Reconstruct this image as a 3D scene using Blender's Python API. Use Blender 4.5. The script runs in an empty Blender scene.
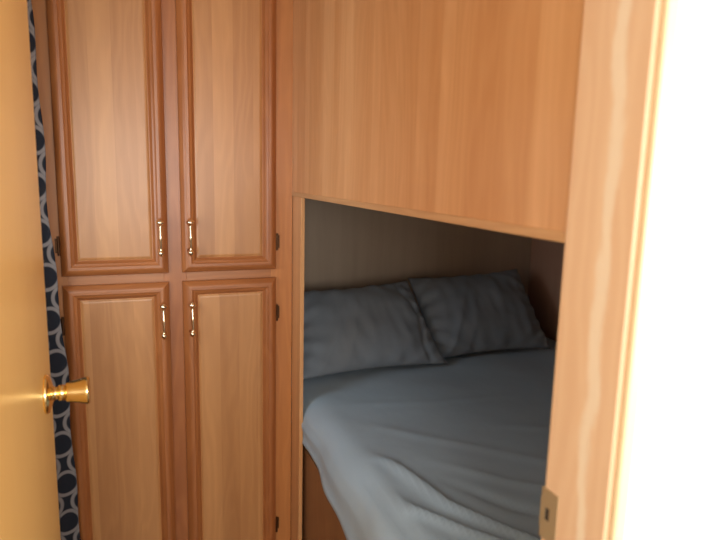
import bpy, bmesh, math, random
from mathutils import Vector, Matrix, noise

C = bpy.context.scene.collection
scene = bpy.context.scene
PI = math.pi

# ------------------------------------------------------------------ camera
def basis(yaw, pitch, roll):
    F = Vector((math.sin(yaw)*math.cos(pitch), math.cos(yaw)*math.cos(pitch), -math.sin(pitch)))
    R0 = Vector((math.cos(yaw), -math.sin(yaw), 0)); U0 = R0.cross(F)
    R = math.cos(roll)*R0 + math.sin(roll)*U0
    U = -math.sin(roll)*R0 + math.cos(roll)*U0
    return F, R, U
F, R, U = basis(.3777, .1626, .0244)
cam = bpy.data.cameras.new('camera'); camo = bpy.data.objects.new('camera', cam); C.objects.link(camo)
m = Matrix((R, U, -F)).transposed().to_4x4(); m.translation = Vector((0, 0, 1.35))
camo.matrix_world = m
cam.sensor_width = 36; cam.lens = 36*595/720; cam.clip_start = .02
cam.dof.use_dof = True; cam.dof.focus_distance = 1.35; cam.dof.aperture_fstop = 3.6
scene.camera = camo

# ------------------------------------------------------------------ world, light, exposure
w = bpy.data.worlds.new('daylight'); scene.world = w; w.use_nodes = True
bg = w.node_tree.nodes['Background']; bg.inputs[0].default_value = (.75, .88, 1, 1); bg.inputs[1].default_value = 1.0
def area(name, loc, direction, sx, sy, power, color):
    l = bpy.data.lights.new(name, 'AREA'); l.shape = 'RECTANGLE'; l.size = sx; l.size_y = sy
    l.energy = power; l.color = color
    o = bpy.data.objects.new(name, l); C.objects.link(o); o.location = loc
    o.rotation_euler = Vector(direction).to_track_quat('-Z', 'Z').to_euler()
    return o
area('daylight_rear_window', (.08, -1.0, 1.30), (0, 1, 0), .95, .60, 26, (1, .95, .88))
area('added_right_light', (1.185, -.57, 1.25), (-1, 0, 0), .60, .70, 22, (1, .95, .88))  # added source out of view, brightens the open door's face
area('daylight_side_window', (-.275, 1.10, 1.29), (1, 0, 0), 0.46, .36, 4.0, (.80, .92, 1))
scene.view_settings.view_transform = 'Standard'
scene.view_settings.look = 'None'
scene.view_settings.exposure = 0.0
scene.view_settings.gamma = 1
scene.view_settings.use_curve_mapping = False

# ------------------------------------------------------------------ materials
def newmat(name):
    mt = bpy.data.materials.new(name); mt.use_nodes = True
    nt = mt.node_tree; b = nt.nodes['Principled BSDF']
    return mt, nt, b
def N(nt, t, **k):
    n = nt.nodes.new(t)
    for a, v in k.items(): setattr(n, a, v)
    return n
def math_(nt, op, a, b=None, c=None):
    n = N(nt, 'ShaderNodeMath', operation=op)
    for i, v in enumerate((a, b, c)):
        if v is None: continue
        if isinstance(v, (int, float)): n.inputs[i].default_value = v
        else: nt.links.new(v, n.inputs[i])
    return n.outputs[0]
def plain(name, col, rough=.6, metal=0, spec=.5, bump=0, bscale=200):
    mt, nt, b = newmat(name)
    b.inputs['Base Color'].default_value = (*col, 1); b.inputs['Roughness'].default_value = rough
    b.inputs['Metallic'].default_value = metal; b.inputs['Specular IOR Level'].default_value = spec
    nz = N(nt, 'ShaderNodeTexNoise'); nz.inputs['Scale'].default_value = bscale
    if bump:
        bp = N(nt, 'ShaderNodeBump'); bp.inputs['Strength'].default_value = bump; bp.inputs['Distance'].default_value = .002
        nt.links.new(nz.outputs[0], bp.inputs['Height']); nt.links.new(bp.outputs[0], b.inputs['Normal'])
    mr = N(nt, 'ShaderNodeMapRange'); mr.inputs[3].default_value = rough*.85; mr.inputs[4].default_value = min(1, rough*1.15)
    nt.links.new(nz.outputs[0], mr.inputs[0]); nt.links.new(mr.outputs[0], b.inputs['Roughness'])
    return mt
def wood(name, lo, hi, strip=.05, horiz=False, rough=.38, fig=1.0, sv=.14, coat=.10, seed=0.0, pore=1.0):
    """oak: edge-glued strips, cathedral figure, fine pores; the grain runs up (or along, horiz)"""
    mt, nt, b = newmat(name)
    tc = N(nt, 'ShaderNodeTexCoord'); sp = N(nt, 'ShaderNodeSeparateXYZ'); nt.links.new(tc.outputs['Object'], sp.inputs[0])
    oi = N(nt, 'ShaderNodeObjectInfo')
    xy = math_(nt, 'ADD', sp.outputs[0], sp.outputs[1])
    u, v = (sp.outputs[2], xy) if horiz else (xy, sp.outputs[2])
    off = math_(nt, 'MULTIPLY_ADD', oi.outputs['Random'], 3.7, seed)
    u = math_(nt, 'ADD', u, off)
    def comb(a, su, c, sv_):
        cb = N(nt, 'ShaderNodeCombineXYZ')
        nt.links.new(math_(nt, 'MULTIPLY', a, su), cb.inputs[0]); nt.links.new(math_(nt, 'MULTIPLY', c, sv_), cb.inputs[1])
        nt.links.new(off, cb.inputs[2]); return cb.outputs[0]
    # strips of slightly different tone
    cell = math_(nt, 'FLOOR', math_(nt, 'DIVIDE', u, strip))
    wn = N(nt, 'ShaderNodeTexWhiteNoise', noise_dimensions='1D'); nt.links.new(cell, wn.inputs['W'])
    # cathedral figure
    nz = N(nt, 'ShaderNodeTexNoise'); nz.inputs['Scale'].default_value = 1; nz.inputs['Detail'].default_value = 3
    nt.links.new(comb(u, 9, v, 1.6), nz.inputs['Vector'])
    ph = math_(nt, 'ADD', math_(nt, 'MULTIPLY', u, 230), math_(nt, 'MULTIPLY', nz.outputs[0], 55))
    ph = math_(nt, 'ADD', ph, math_(nt, 'MULTIPLY', wn.outputs[0], 40))
    wv = math_(nt, 'MULTIPLY_ADD', math_(nt, 'SINE', ph), .5, .5)
    wv = math_(nt, 'POWER', wv, 1.6)
    # broad drift of tone
    n2 = N(nt, 'ShaderNodeTexNoise'); n2.inputs['Scale'].default_value = 1; n2.inputs['Detail'].default_value = 2
    nt.links.new(comb(u, 22, v, 1.1), n2.inputs['Vector'])
    # pores
    n3 = N(nt, 'ShaderNodeTexNoise'); n3.inputs['Scale'].default_value = 1; n3.inputs['Detail'].default_value = 2
    nt.links.new(comb(u, 700, v, 14), n3.inputs['Vector'])
    t = math_(nt, 'MULTIPLY', wv, .20*fig)
    t = math_(nt, 'ADD', t, math_(nt, 'MULTIPLY', n2.outputs[0], .75))
    t = math_(nt, 'ADD', t, math_(nt, 'MULTIPLY', n3.outputs[0], .22*pore))
    t = math_(nt, 'SUBTRACT', t, .05+.11*pore)
    t = math_(nt, 'ADD', t, math_(nt, 'MULTIPLY', math_(nt, 'SUBTRACT', wn.outputs[0], .5), sv*2.2))
    mx = N(nt, 'ShaderNodeMix', data_type='RGBA'); mx.clamp_factor = True
    nt.links.new(t, mx.inputs[0]); mx.inputs[6].default_value = (*lo, 1); mx.inputs[7].default_value = (*hi, 1)
    nt.links.new(mx.outputs[2], b.inputs['Base Color'])
    b.inputs['Roughness'].default_value = rough
    b.inputs['Coat Weight'].default_value = coat; b.inputs['Coat Roughness'].default_value = .28
    bp = N(nt, 'ShaderNodeBump'); bp.inputs['Strength'].default_value = .12; bp.inputs['Distance'].default_value = .0006
    nt.links.new(n3.outputs[0], bp.inputs['Height']); nt.links.new(bp.outputs[0], b.inputs['Normal'])
    return mt

M = {}
M['panel'] = wood('oak_door_panel', (.37, .155, .052), (.62, .305, .115), strip=.052, fig=.65, sv=.19)
M['frame'] = wood('oak_door_stile', (.26, .078, .022), (.48, .178, .055), strip=.3, sv=.05, fig=.9)
M['frame_h'] = wood('oak_door_rail', (.26, .078, .022), (.48, .178, .055), strip=.3, sv=.05, horiz=True)
M['face'] = wood('oak_face_frame', (.38, .14, .042), (.58, .24, .075), strip=.3, sv=.05)
M['wall'] = wood('oak_wall_panel', (.56, .25, .092), (.82, .47, .225), strip=.037, sv=.15, fig=.6, rough=.3, coat=.25)
M['jamb'] = wood('oak_jamb', (.78, .48, .28), (.93, .68, .45), strip=.4, sv=.02, fig=1.1, pore=.4)
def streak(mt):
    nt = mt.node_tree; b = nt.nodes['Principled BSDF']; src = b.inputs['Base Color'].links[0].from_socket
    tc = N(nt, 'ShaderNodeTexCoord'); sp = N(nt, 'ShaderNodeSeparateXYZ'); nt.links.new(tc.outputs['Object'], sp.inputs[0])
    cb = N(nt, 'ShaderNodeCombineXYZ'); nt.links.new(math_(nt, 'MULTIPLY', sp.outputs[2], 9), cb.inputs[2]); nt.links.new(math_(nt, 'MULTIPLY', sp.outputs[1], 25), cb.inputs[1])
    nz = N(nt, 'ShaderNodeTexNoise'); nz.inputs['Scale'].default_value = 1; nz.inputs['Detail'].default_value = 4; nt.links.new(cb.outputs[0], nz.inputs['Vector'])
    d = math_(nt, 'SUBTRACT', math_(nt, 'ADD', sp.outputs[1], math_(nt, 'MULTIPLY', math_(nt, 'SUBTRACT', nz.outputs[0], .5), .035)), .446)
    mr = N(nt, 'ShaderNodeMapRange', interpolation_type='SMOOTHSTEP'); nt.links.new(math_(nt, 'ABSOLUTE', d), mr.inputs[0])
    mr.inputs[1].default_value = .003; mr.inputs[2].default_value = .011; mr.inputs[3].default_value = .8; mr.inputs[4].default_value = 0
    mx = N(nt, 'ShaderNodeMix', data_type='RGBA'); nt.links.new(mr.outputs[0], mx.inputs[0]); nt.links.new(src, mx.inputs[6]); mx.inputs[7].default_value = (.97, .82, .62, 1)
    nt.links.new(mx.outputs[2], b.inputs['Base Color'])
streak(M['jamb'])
M['trim_h'] = wood('oak_edge_trim', (.50, .25, .11), (.72, .44, .21), strip=.4, sv=.02, horiz=True)
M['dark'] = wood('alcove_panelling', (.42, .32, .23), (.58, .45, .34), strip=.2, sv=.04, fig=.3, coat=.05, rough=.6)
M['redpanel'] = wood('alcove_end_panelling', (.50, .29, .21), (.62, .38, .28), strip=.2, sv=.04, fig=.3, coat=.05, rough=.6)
M['doorwood'] = wood('varnished_door', (.86, .50, .15), (.96, .61, .22), strip=.5, sv=.02, fig=.25, rough=.3, coat=.35, pore=.4)
M['cream'] = wood('pale_casing', (.75, .58, .33), (.85, .70, .45), strip=.5, sv=.02, fig=.3)
M['floorm'] = wood('floor_planks', (.10, .05, .025), (.20, .11, .06), strip=.12, sv=.12)
M['white'] = plain('white_wall_paint', (.86, .84, .80), .7, bump=.05, bscale=90)
M['ceil'] = plain('ceiling_paint', (.60, .55, .48), .8, bump=.05, bscale=60)
M['leftw'] = plain('tan_wall_paint', (.42, .33, .24), .8, bump=.05, bscale=60)
M['brass'] = plain('polished_brass', (.94, .72, .33), .17, 1)
M['brass2'] = plain('antique_brass_pull', (.95, .74, .50), .24, 1)
M['satin'] = plain('worn_brass_plate', (.52, .41, .26), .45, .55)
M['bronze'] = plain('dark_bronze', (.10, .045, .02), .4, .8)
M['hole_shade'] = plain('painted_hole_shade', (.05, .035, .025), .8)  # near-black colour painted in for the shade of the latch hole
M['alu'] = plain('window_frame_white', (.8, .8, .78), .4)
mt, nt, b = newmat('window_glass'); b.inputs['Transmission Weight'].default_value = 1; b.inputs['Roughness'].default_value = 0.02
b.inputs['Base Color'].default_value = (.95, .98, 1, 1); M['glass'] = mt

def cloth(name, col, scale=1.0):
    mt, nt, b = newmat(name)
    tc = N(nt, 'ShaderNodeTexCoord')
    n1 = N(nt, 'ShaderNodeTexNoise'); n1.inputs['Scale'].default_value = 7*scale; n1.inputs['Detail'].default_value = 5
    nt.links.new(tc.outputs['Object'], n1.inputs['Vector'])
    n2 = N(nt, 'ShaderNodeTexNoise'); n2.inputs['Scale'].default_value = 900; nt.links.new(tc.outputs['Object'], n2.inputs['Vector'])
    mx = N(nt, 'ShaderNodeMix', data_type='RGBA'); nt.links.new(n1.outputs[0], mx.inputs[0])
    mx.inputs[6].default_value = (*[c*.92 for c in col], 1); mx.inputs[7].default_value = (*[c*1.08 for c in col], 1)
    nt.links.new(mx.outputs[2], b.inputs['Base Color'])
    b.inputs['Roughness'].default_value = .85; b.inputs['Specular IOR Level'].default_value = .25
    b.inputs['Sheen Weight'].default_value = .15
    bp = N(nt, 'ShaderNodeBump'); bp.inputs['Strength'].default_value = .35; bp.inputs['Distance'].default_value = .012
    nt.links.new(n1.outputs[0], bp.inputs['Height'])
    bp2 = N(nt, 'ShaderNodeBump'); bp2.inputs['Strength'].default_value = .1; bp2.inputs['Distance'].default_value = .0005
    nt.links.new(n2.outputs[0], bp2.inputs['Height']); nt.links.new(bp.outputs[0], bp2.inputs['Normal'])
    nt.links.new(bp2.outputs[0], b.inputs['Normal'])
    return mt
M['sheet'] = cloth('blue_grey_sheet', (.39, .52, .645), .8)
M['pillow'] = cloth('slate_pillowcase', (.215, .248, .29), 1.3)

def ring_cloth():
    mt, nt, b = newmat('navy_ring_print')
    uv = N(nt, 'ShaderNodeUVMap'); sp = N(nt, 'ShaderNodeSeparateXYZ'); nt.links.new(uv.outputs[0], sp.inputs[0])
    def rings(ox, oz, px, pz, r1, r2, ax):
        fx = math_(nt, 'SUBTRACT', math_(nt, 'FRACT', math_(nt, 'ADD', math_(nt, 'DIVIDE', sp.outputs[0], px), ox)), .5)
        fz = math_(nt, 'SUBTRACT', math_(nt, 'FRACT', math_(nt, 'ADD', math_(nt, 'DIVIDE', sp.outputs[1], pz), oz)), .5)
        dx = math_(nt, 'MULTIPLY', fx, px*ax); dz = math_(nt, 'MULTIPLY', fz, pz)
        d = math_(nt, 'SQRT', math_(nt, 'ADD', math_(nt, 'MULTIPLY', dx, dx), math_(nt, 'MULTIPLY', dz, dz)))
        a = N(nt, 'ShaderNodeMapRange', interpolation_type='SMOOTHSTEP'); a.inputs[1].default_value = r1-.002; a.inputs[2].default_value = r1+.002; nt.links.new(d, a.inputs[0])
        c = N(nt, 'ShaderNodeMapRange', interpolation_type='SMOOTHSTEP'); c.inputs[1].default_value = r2-.002; c.inputs[2].default_value = r2+.002; nt.links.new(d, c.inputs[0])
        return math_(nt, 'SUBTRACT', a.outputs[0], c.outputs[0])
    t = math_(nt, 'MAXIMUM', rings(.2, 0, .084, .104, .0255, .034, 1.0), rings(.7, .5, .084, .104, .0255, .034, 1.0))
    mx = N(nt, 'ShaderNodeMix', data_type='RGBA'); nt.links.new(t, mx.inputs[0])
    mx.inputs[6].default_value = (.016, .018, .026, 1); mx.inputs[7].default_value = (.22, .20, .20, 1)
    nt.links.new(mx.outputs[2], b.inputs['Base Color']); b.inputs['Roughness'].default_value = .9
    b.inputs['Specular IOR Level'].default_value = .2
    return mt
M['rings'] = ring_cloth()

# ------------------------------------------------------------------ helpers
def link(name, bm, mat, parent=None, smooth=False, bevel=0, seg=2):
    me = bpy.data.meshes.new(name)
    loose = [v for v in bm.verts if not v.link_faces]
    if loose: bmesh.ops.delete(bm, geom=loose, context='VERTS')
    bmesh.ops.recalc_face_normals(bm, faces=bm.faces[:])
    bm.to_mesh(me); bm.free()
    o = bpy.data.objects.new(name, me); C.objects.link(o)
    for mm in (mat if isinstance(mat, (list, tuple)) else [mat]): me.materials.append(mm)
    if smooth:
        for p in me.polygons: p.use_smooth = True
    if parent:
        o.parent = parent; o.matrix_parent_inverse = Matrix.Translation(-world_loc(parent))
    if bevel:
        md = o.modifiers.new('bevel', 'BEVEL'); md.width = bevel; md.segments = seg; md.limit_method = 'ANGLE'; md.angle_limit = .6
    return o
def world_loc(o):
    return Vector(o.get('_wl', (0, 0, 0)))
def thing(name, loc, label, cat, group=None):
    o = bpy.data.objects.new(name, None); C.objects.link(o); o.location = loc; o.empty_display_size = .05
    o['_wl'] = loc
    tag(o, label, cat, group); return o
def tag(o, label=None, cat=None, group=None, kind=None):
    if label: o['label'] = label
    if cat: o['category'] = cat
    if group: o['group'] = group
    if kind: o['kind'] = kind
    return o
def box(bm, a, b_):
    x0, y0, z0 = a; x1, y1, z1 = b_
    vs = [bm.verts.new(p) for p in ((x0,y0,z0),(x1,y0,z0),(x1,y1,z0),(x0,y1,z0),(x0,y0,z1),(x1,y0,z1),(x1,y1,z1),(x0,y1,z1))]
    for f in ((3,2,1,0),(4,5,6,7),(0,1,5,4),(1,2,6,5),(2,3,7,6),(3,0,4,7)): bm.faces.new([vs[i] for i in f])
def bx(*boxes):
    bm = bmesh.new()
    for a, b_ in boxes: box(bm, a, b_)
    return bm
def lathe(bm, o, axis, prof, n=32):
    """prof: list of (distance along axis, radius)"""
    ax = Vector(axis).normalized(); t = ax.orthogonal().normalized(); s = ax.cross(t); o = Vector(o)
    rows = []
    for d, r in prof:
        rows.append([bm.verts.new(o+ax*d+(t*math.cos(2*PI*k/n)+s*math.sin(2*PI*k/n))*max(r, 1e-5)) for k in range(n)])
    for a, c in zip(rows, rows[1:]):
        for k in range(n): bm.faces.new((a[k], a[(k+1)%n], c[(k+1)%n], c[k]))
    bm.faces.new(rows[0][::-1]); bm.faces.new(rows[-1])
def tube(bm, pts, n=14):
    """pts: (x, y, z, r)"""
    P = [Vector(p[:3]) for p in pts]; rows = []; side = Vector((1, 0, 0))
    for i, p in enumerate(pts):
        d = (P[min(i+1, len(P)-1)]-P[max(i-1, 0)]).normalized()
        t = (side-d*side.dot(d)).normalized(); s = d.cross(t)
        rows.append([bm.verts.new(P[i]+(t*math.cos(2*PI*k/n)+s*math.sin(2*PI*k/n))*p[3]) for k in range(n)])
    for a, c in zip(rows, rows[1:]):
        for k in range(n): bm.faces.new((a[k], a[(k+1)%n], c[(k+1)%n], c[k]))
    bm.faces.new(rows[0][::-1]); bm.faces.new(rows[-1])
def struct(name, bm, mat, parent=None, **k):
    o = link(name, bm, mat, parent, **k); 
    if not parent: o['kind'] = 'structure'
    return o

# ------------------------------------------------------------------ the setting
WX = .433            # plane of the bed alcove's panelling, the cabinet's right end
CL = 1.93            # ceiling
struct('floor', bx(((-1.3, -1.10, -.05), (1.75, 2.25, 0))), M['floorm'])
struct('ceiling', bx(((-1.3, -1.10, CL), (1.75, 2.25, CL+.05))), M['ceil'])
# bedroom's left wall with its window opening
y0, y1, z0, z1 = .84, 1.36, .95, 1.50
struct('wall_left', bx(((-.36, .503, 0), (-.30, y0, CL)), ((-.36, y1, 0), (-.30, 2.2, CL)), ((-.36, y0, 0), (-.30, y1, z0)), ((-.36, y0, z1), (-.30, y1, CL))), M['leftw'])
wn = struct('window_1', bx(((-.36, y0, z0), (-.29, y0+.03, z1)), ((-.36, y1-.03, z0), (-.29, y1, z1)), ((-.36, y0+.03, z0), (-.29, y1-.03, z0+.03)), ((-.36, y0+.03, z1-.03), (-.29, y1-.03, z1))), M['alu'], bevel=.003)
link('pane', bx(((-.335, y0+.03, z0+.03), (-.330, y1-.03, z1-.03))), M['glass'], wn)
# far walls of the alcove
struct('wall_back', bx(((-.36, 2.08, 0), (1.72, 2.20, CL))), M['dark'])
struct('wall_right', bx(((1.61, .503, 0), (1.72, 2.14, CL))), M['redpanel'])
# panelling beside the bed: post, upper panel, lower panel below the mattress
OT = 1.281
struct('wall_alcove', bx(((.4345, .5045, OT+.012), (.447, 1.6215, CL))), M['wall'])
struct('trim_1', bx(((.433, .5045, OT), (.449, 1.6215, OT+.012))), M['trim_h'], bevel=.0012)
struct('trim_2', bx(((.4365, 1.537, 0), (.4475, 1.6215, OT))), M['wall'], bevel=.001)
# partition the doorway is cut in: white on the near side
struct('wall_front', bx(((.443, .415, 0), (1.72, .503, CL)), ((-1.3, .415, 0), (-.175, .503, CL)), ((-.175, .415, 1.87), (.443, .503, CL))), M['white'])
jamb = struct('trim_3', bx(((.432, .4125, 0), (.443, .5040, 1.87))), M['jamb'], bevel=.0018)
struct('trim_4', bx(((-.19, .412, 0), (-.1755, .505, 1.87))), M['jamb'], bevel=.0018)
struct('trim_5', bx(((-.1755, .412, 1.855), (.432, .505, 1.87))), M['trim_h'], bevel=.0018)
struct('trim_6', bx(((.4365, .404, 0), (.452, .4125, 1.90))), M['cream'], bevel=.003)
# room behind the camera
x0, x1, z0, z1 = -.45, .75, .93, 1.71
struct('wall_rear', bx(((-1.3, -1.10, 0), (x0, -1.04, CL)), ((x1, -1.10, 0), (1.75, -1.04, CL)), ((x0, -1.10, 0), (x1, -1.04, z0)), ((x0, -1.10, z1), (x1, -1.04, CL))), M['white'])
wn = struct('window_2', bx(((x0, -1.10, z0), (x0+.03, -1.02, z1)), ((x1-.03, -1.10, z0), (x1, -1.02, z1)), ((x0+.03, -1.10, z0), (x1-.03, -1.02, z0+.03)), ((x0+.03, -1.10, z1-.03), (x1-.03, -1.02, z1))), M['alu'], bevel=.003)
link('pane', bx(((x0+.03, -1.07, z0+.03), (x1-.03, -1.065, z1-.03))), M['glass'], wn)
struct('wall_near_left', bx(((-1.36, -1.10, 0), (-1.30, .503, CL))), M['white'])
struct('wall_near_right', bx(((1.20, -1.04, 0), (1.26, -.92, CL)), ((1.20, -.22, 0), (1.26, .414, CL)), ((1.20, -.92, 0), (1.26, -.22, .85)), ((1.20, -.92, 1.65), (1.26, -.22, CL))), M['white'])
wn = struct('added_window', bx(((1.19, -.92, .85), (1.26, -.89, 1.65)), ((1.19, -.25, .85), (1.26, -.22, 1.65)), ((1.19, -.89, .85), (1.26, -.25, .88)), ((1.19, -.89, 1.62), (1.26, -.25, 1.65))), M['alu'], bevel=.003)  # unseen window added to carry the light on the door face
link('pane', bx(((1.23, -.89, .88), (1.235, -.25, 1.62))), M['glass'], wn)

# strike plate in the jamb
def strike():
    bm = bmesh.new()
    X = .4312; ya, yb, za, zb = .480, .5065, .942, 1.003; ha, hb, hz0, hz1 = .4925, .4995, .966, .981
    box(bm, (X, ya, za), (.4322, ha, zb)); box(bm, (X, hb, za), (.4322, yb, zb))
    box(bm, (X, ha, za), (.4322, hb, hz0)); box(bm, (X, ha, hz1), (.4322, hb, zb))
    box(bm, (X, yb, za+.012), (.4365, yb+.0012, zb-.012))      # curved lip seen past the jamb
    return bm
sp_ = link('strike_plate', strike(), M['satin'], jamb); sp_['label'] = 'worn brass strike plate with square latch hole'
link('latch_hole_shade', bx(((.4316, .4925, .966), (.4323, .4995, .981))), M['hole_shade'], sp_)  # dark slab on the solid jamb, stands in for shade inside the hole

# ------------------------------------------------------------------ door, open along the left wall
dr = struct('door_1', bx(((-.165, .512, .012), (-.130, 1.108, 1.85))), M['doorwood'], bevel=.002)
KY, KZ = 1.030, .986
kn = bmesh.new()
lathe(kn, (-.130, KY, KZ), (1, 0, 0), [(-.001, .031), (.003, .032), (.006, .030), (.008, .024), (.010, .017), (.012, .0115), (.018, .0095), (.0195, .0125), (.024, .0132), (.0285, .0125), (.030, .0095)], 40)
rose = link('door_knob', kn, M['brass'], dr, smooth=True)
rose['label'] = 'polished brass tulip door knob'
kn = bmesh.new()
lathe(kn, (-.101, KY, KZ), (1, 0, 0), [(0, .010), (.0015, .0150), (.004, .0162), (.010, .0172), (.020, .0192), (.029, .0215), (.033, .0228), (.0350, .0224), (.036, .0208), (.0355, .0198), (.036, .010), (.036, .0)], 40)
link('grip', kn, M['brass'], rose, smooth=True)
kn = bmesh.new()
lathe(kn, (-.165, KY, KZ), (-1, 0, 0), [(-.001, .031), (.003, .032), (.006, .030), (.010, .015), (.020, .0095), (.028, .012), (.045, .017), (.062, .0225), (.064, .020), (.064, 0)], 32)
link('rear_knob', kn, M['brass'], dr, smooth=True)
link('latch_plate', bx(((-.159, 1.1075, .965), (-.136, 1.1095, 1.020)), ((-.153, 1.109, .984), (-.142, 1.117, 1.000))), M['brass'], dr, bevel=.0006)
for hz in (.25, .95, 1.65):
    bm = bmesh.new(); lathe(bm, (-.1695, .5085, hz-.04), (0, 0, 1), [(0, .005), (.08, .005)], 12); link('hinge', bm, M['brass'], dr, smooth=False)

# ------------------------------------------------------------------ wardrobe cabinet
FY = 1.622           # face frame front;  door fronts at 1.590
cab = thing('wardrobe_cabinet', (.07, 1.62, 0), 'tall built-in oak wardrobe cabinet with four panelled doors and brass pulls', 'cabinet')
link('body', bx(((-.292, 1.642, .0), (-.276, 2.07, CL-.005)), ((.416, 1.642, 0), (.432, 2.07, CL-.005)), ((-.276, 2.055, 0), (.416, 2.07, CL-.005)),
    ((-.276, 1.644, .08), (.416, 2.055, .095)), ((-.276, 1.644, 1.055), (.416, 2.055, 1.075)), ((-.276, 1.644, CL-.025), (.416, 2.055, CL-.005))), M['face'], cab)
UL0, UL1, UR0, UR1 = -.1513, .1007, .1347, .387
LZ0, LZ1, UZ0, UZ1 = .10, 1.054, 1.078, 1.885
for xa, xb in ((-.292, UL0+.012), (UL1-.012, UR0+.012), (UR1-.012, WX+.003)):
    link('frame_stile', bx(((xa, FY, 0), (xb, 1.642, CL-.003))), M['frame'] if xa == UL1-.012 else M['face'], cab, bevel=.001)
frm = wood('oak_frame_rail', (.31, .11, .036), (.50, .20, .07), strip=.3, sv=.05, horiz=True)
for xa, xb in ((UL0+.012, UL1-.012), (UR0+.012, UR1-.012)):
    for za, zb in ((LZ1-.012, UZ0+.012), (0, LZ0+.012), (UZ1-.012, CL-.003)):
        link('frame_rail', bx(((xa, FY+.0003, za), (xb, 1.642, zb))), frm, cab)

def sweep_frame(bm, x0, x1, z0, z1, prof, which):
    """one mitred member: prof = (inset from outer edge, y); which = sides kept"""
    rings_ = []
    for ins, y in prof:
        rings_.append([bm.verts.new(p) for p in ((x0+ins, y, z0+ins), (x1-ins, y, z0+ins), (x1-ins, y, z1-ins), (x0+ins, y, z1-ins))])
    for a, c in zip(rings_, rings_[1:]):
        for k in range(4):
            if k in which:
                bm.faces.new((a[k], a[(k+1) % 4], c[(k+1) % 4], c[k]))
def cab_door(x0, x1, z0, z1, hinge_x, handle, hinges, label, s=.037):
    by = 1.6215; fy = 1.600
    # lip, flat of the frame, ogee down to the panel
    prof = [(0, by), (0, fy+.012), (.002, fy+.009), (.005, fy+.0065), (.009, fy+.003), (.013, fy+.0008), (.016, fy), (.023, fy), (.0245, fy+.0015), (.027, fy+.003), (.031, fy+.0045), (.034, fy+.008), (s, fy+.011), (s+.004, fy+.0125)]
    bm = bmesh.new(); sweep_frame(bm, x0, x1, z0, z1, prof, (1, 3))
    box(bm, (x0+.002, by-.004, z0+.002), (x1-.002, by-.0015, z1-.002))   # back board of the door
    d = link('door', bm, M['frame'], cab); d['label'] = label
    for k in (0, 2):
        b2 = bmesh.new(); sweep_frame(b2, x0, x1, z0, z1, prof, (k,)); link('rail', b2, M['frame_h'], d)
    # panel, slightly raised field
    bm = bmesh.new(); q = s-.002
    rows = []
    for ins, y in ((q, fy+.012), (q+.004, fy+.0115), (q+.008, fy+.0095), (q+.011, fy+.009)):
        rows.append([bm.verts.new(p) for p in ((x0+ins, y, z0+ins), (x1-ins, y, z0+ins), (x1-ins, y, z1-ins), (x0+ins, y, z1-ins))])
    for a, c in zip(rows, rows[1:]):
        for k in range(4): bm.faces.new((a[k], a[(k+1) % 4], c[(k+1) % 4], c[k]))
    bm.faces.new(rows[-1])
    link('panel', bm, M['panel'], d)
    # pull: spoon-shaped ends on two posts, slim bowed grip
    hx, hz = handle
    bm = bmesh.new()
    for sg in (-1, 1):
        lathe(bm, (hx, fy, hz+sg*.036), (0, -1, 0), [(-.001, .0078), (.002, .0078), (.004, .005), (.016, .0036), (.020, .0036)], 16)
    pts = []
    for i in range(33):
        t = i/16-1; z = t*.049; at = abs(t)
        r = .0030+.0012*math.exp(-(t/.16)**2)
        if at > .55: r = .0030+(.0080 if t > 0 else .0052)*math.exp(-((at-.80)/.125)**2)
        if at > .97: r = .0015
        pts.append((hx, fy-.0205-.006*math.cos(min(1, at/.72)*PI/2)**1.2 if at < .72 else fy-.0205-.001, hz+z, r))
    tube(bm, pts, 16)
    h = link('handle', bm, M['brass2'], d, smooth=True); h['label'] = 'polished brass bow pull'
    for z in hinges:
        bm = bmesh.new(); sg = 1 if hinge_x > .1 else -1
        lathe(bm, (hinge_x+sg*.003, fy+.013, z-.024), (0, 0, 1), [(0, .001), (.001, .0034), (.0475, .0034), (.048, .001)], 12)
        box(bm, (min(hinge_x, hinge_x+sg*.012), FY-.0016, z-.018), (max(hinge_x, hinge_x+sg*.012), FY-.0002, z+.018))
        hg = link('hinge', bm, M['bronze'], d)
HU, HL = 1.174, .957
cab_door(UL0, UL1, UZ0, UZ1, UL0, (.0815, HU), (1.154, 1.835), 'upper left oak door with pale centre panel')
cab_door(UR0, UR1, UZ0, UZ1, UR1, (.155, HU), (1.154, 1.835), 'upper right oak door next to the alcove')
cab_door(UL0, UL1, LZ0, LZ1, UL0, (.083, HL), (.952, .298), 'lower left oak door beside the curtain')
cab_door(UR0, UR1, LZ0, LZ1, UR1, (.1555, HL), (.952, .298), 'lower right oak door next to the bed')

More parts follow.
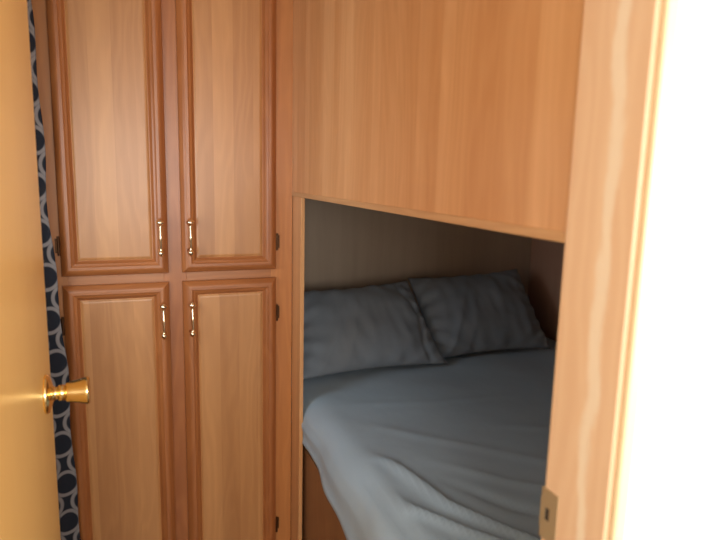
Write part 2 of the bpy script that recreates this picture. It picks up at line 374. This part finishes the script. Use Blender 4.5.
# ------------------------------------------------------------------ curtain
def curtain():
    bm = bmesh.new(); uvl = bm.loops.layers.uv.new('UVMap')
    nu, nv = 90, 60; grid = []; L = []
    for j in range(nv+1):
        z = .05+(CL-.053)*j/nv; row = []; arc = 0; prev = None; al = []
        xe = -.131-.042*(z-.40)/1.2+.003*math.sin(z*9)+.003*math.sin(z*23+1)
        for i in range(nu+1):
            t = i/nu
            # from the free edge beside the cabinet back to the wall, then along the wall in folds
            if t < .35:
                a = t/.35
                x = xe+(-.268-xe)*a; y = 1.535+.006*math.sin(a*PI*3+z*1.3)-.02*a
            else:
                a = (t-.35)/.65
                x = -.268+.013*math.sin(a*PI*7)*(1-.2*z/CL); y = 1.515-.15*a
            p = Vector((x, y, z)); 
            if prev is not None: arc += (p-prev).length
            prev = p; al.append((arc, z)); row.append(bm.verts.new(p))
        grid.append(row); L.append(al)
    for j in range(nv):
        for i in range(nu):
            f = bm.faces.new((grid[j][i], grid[j][i+1], grid[j+1][i+1], grid[j+1][i]))
            for lp, (a, c) in zip(f.loops, ((j, i), (j, i+1), (j+1, i+1), (j+1, i))): lp[uvl].uv = L[a][c]
    return bm
cu = link('window_curtain', curtain(), M['rings'], smooth=True)
md = cu.modifiers.new('thick', 'SOLIDIFY'); md.thickness = .0015
tag(cu, 'navy curtain printed with grey rings hanging between door and wardrobe', 'curtain')

# ------------------------------------------------------------------ bed
bed = thing('alcove_bed', (1.0, 1.3, 0), 'oak platform bed built into the alcove under the blue-grey sheet', 'bed')
link('side_board', bx(((.4565, .507, 0), (.472, 1.60, .56))), wood('bed_side_board', (.20, .085, .035), (.34, .16, .07), strip=.11), bed)
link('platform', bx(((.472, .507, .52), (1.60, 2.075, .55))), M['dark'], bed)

def seg_d(p, a, b_):
    ab = b_-a; t = max(0, min(1, (p-a).dot(ab)/ab.length_squared)); return (p-(a+ab*t)).length, t
creases = [  # (points, height, width)
    ([(.50, 1.20), (.534, 1.131), (.569, .94), (.639, .816), (.72, .70)], .010, .016),
    ([(.47, 1.06), (.496, .957), (.565, .848), (.616, .783), (.66, .70)], .008, .014),
    ([(.455, 1.20), (.462, 1.124), (.468, .875), (.49, .75)], -.006, .014),
    ([(.56, 1.36), (.664, 1.242), (.866, 1.034), (1.0, .95)], .0025, .022),
    ([(.62, 1.12), (.74, .98), (.90, .86)], .0035, .018),
    ([(.60, 1.04), (.69, .90), (.80, .80)], -.005, .016),
    ([(.54, 1.50), (.80, 1.42), (1.1, 1.40)], .0012, .02),
    ([(.85, 1.25), (1.1, 1.12), (1.3, 1.1)], .002, .025),
]
def sheet():
    bm = bmesh.new(); rows = []; ny = 170
    top = .705; rad = .055
    for j in range(ny+1):
        y = .535+(1.535)*j/ny
        # profile across: up the side, round the edge, over the top
        zlow = .585 if y > 1.49 else .585-.15*(1.49-y)
        xs = .448 if y > 1.47 else .416+.032*min(1, (y-.55)/.92)
        # narrows behind the post
        prof = []
        for k in range(9): prof.append((xs+.004*math.sin(k*.6), zlow+(top-rad-zlow)*k/9))
        for k in range(9):
            a = k/8*PI/2; prof.append((xs+rad*1.25*(1-math.cos(a)), top-rad+rad*math.sin(a)))
        x1 = xs+rad*1.25
        for k in range(1, 111): prof.append((x1+(1.58-x1)*k/110, top))
        row = []
        for x, z in prof:
            p = Vector((x, y)); dz = 0
            for pts, h, wd in creases:
                for a, b_ in zip(pts, pts[1:]):
                    if abs(p.x-a[0]) > .35 and abs(p.x-b_[0]) > .35: continue
                    pass
                best = min(seg_d(p, Vector(a), Vector(b_))[0] for a, b_ in zip(pts, pts[1:]))
                end = min((p-Vector(pts[0])).length, (p-Vector(pts[-1])).length)
                dz += 1.5*h*math.exp(-(best/(wd*.8))**2)*min(1, end/.12)
            dz += .006*(noise.noise(Vector((x*4, y*3, 1)))) + .0025*noise.noise(Vector((x*6+y*4, y*6, 4)))
            wt = min(1, max(0, (z-(top-rad))/rad))
            sx = (1-wt)*(.005*noise.noise(Vector((y*9, z*5, 2)))+.003*math.sin(y*24+z*20))
            row.append(bm.verts.new((x+sx, y, z+dz*wt-.012*max(0, (x-.6))*0)))
        rows.append(row)
    for a, c in zip(rows, rows[1:]):
        for k in range(len(a)-1): bm.faces.new((a[k], a[k+1], c[k+1], c[k]))
    return bm
sh = link('bed_sheet', sheet(), M['sheet'], smooth=True)
md = sh.modifiers.new('thick', 'SOLIDIFY'); md.thickness = .002; md.offset = -1
tag(sh, 'wrinkled blue-grey fitted sheet pulled over the alcove mattress', 'sheet')

def pillow(name, c0, c1, c2, c3, thick, seed, label, hem):
    """corners: bottom left, bottom right, top right, top left of the pillow's mid-surface; inflated both ways"""
    n = 60; c0, c1, c2, c3 = map(Vector, (c0, c1, c2, c3))
    nrm = (c1-c0).cross(c3-c0).normalized()      # towards the camera side
    bm = bmesh.new(); sides = []
    for sgn in (1, -1):
        g = []
        for j in range(n+1):
            row = []
            for i in range(n+1):
                u = i/n; v = j/n
                U_ = 2*u-1; V_ = 2*v-1
                # pinched edges between pointed corners
                uu = u + .018*math.sin(PI*v)*(-U_)*abs(U_)**2*1.3
                vv = v + .045*math.sin(PI*u)*(-V_)*abs(V_)**2
                p = (c0*(1-uu)+c1*uu)*(1-vv)+(c3*(1-uu)+c2*uu)*vv
                e = max(0, (1-abs(U_)**2.6))**.55*max(0, (1-abs(V_)**2.4))**.6
                t = thick*e
                edge = min(1-abs(U_), 1-abs(V_))
                wr = .006*math.sin(22*U_*V_+seed)*math.exp(-edge*4)+.007*noise.noise(Vector((u*5+seed, v*5, seed)))
                wr += .004*noise.noise(Vector((u*16+seed, v*4+seed, 3)))
                wr += .009*math.exp(-((u-.12-v*.35)/.03)**2)*(1-v)+.007*math.exp(-((u-.28-v*.25)/.03)**2)*(1-v)
                if hem:
                    wr -= .010*math.exp(-((u-.90+.03*math.sin(v*9))/.018)**2)
                row.append(bm.verts.new(p+nrm*sgn*(t+(wr if sgn > 0 else 0)*min(1, e*3))))
            g.append(row)
        sides.append(g)
    for s_, g in enumerate(sides):
        for j in range(n):
            for i in range(n):
                q = (g[j][i], g[j][i+1], g[j+1][i+1], g[j+1][i]); bm.faces.new(q if s_ == 0 else q[::-1])
    bmesh.ops.remove_doubles(bm, verts=bm.verts[:], dist=1e-5)
    o = link(name, bm, M['pillow'], smooth=True); tag(o, label, 'pillow', 'pillows at the head of the alcove bed'); return o
pillow('pillow', (.480, 1.675, .722), (.990, 1.68, .722), (.940, 1.905, .968), (.480, 1.885, .955), .062, 1.3,
       'slate-blue pillow nearest the wardrobe, open case end overlapping its neighbour', True)
pillow('pillow', (.965, 1.725, .722), (1.455, 1.725, .722), (1.45, 1.955, .985), (.965, 1.95, .968), .060, 4.1,
       'slate-blue pillow in the far corner of the alcove, beside the end panelling', False)

for o in bpy.data.objects:
    if '_wl' in o: del o['_wl']
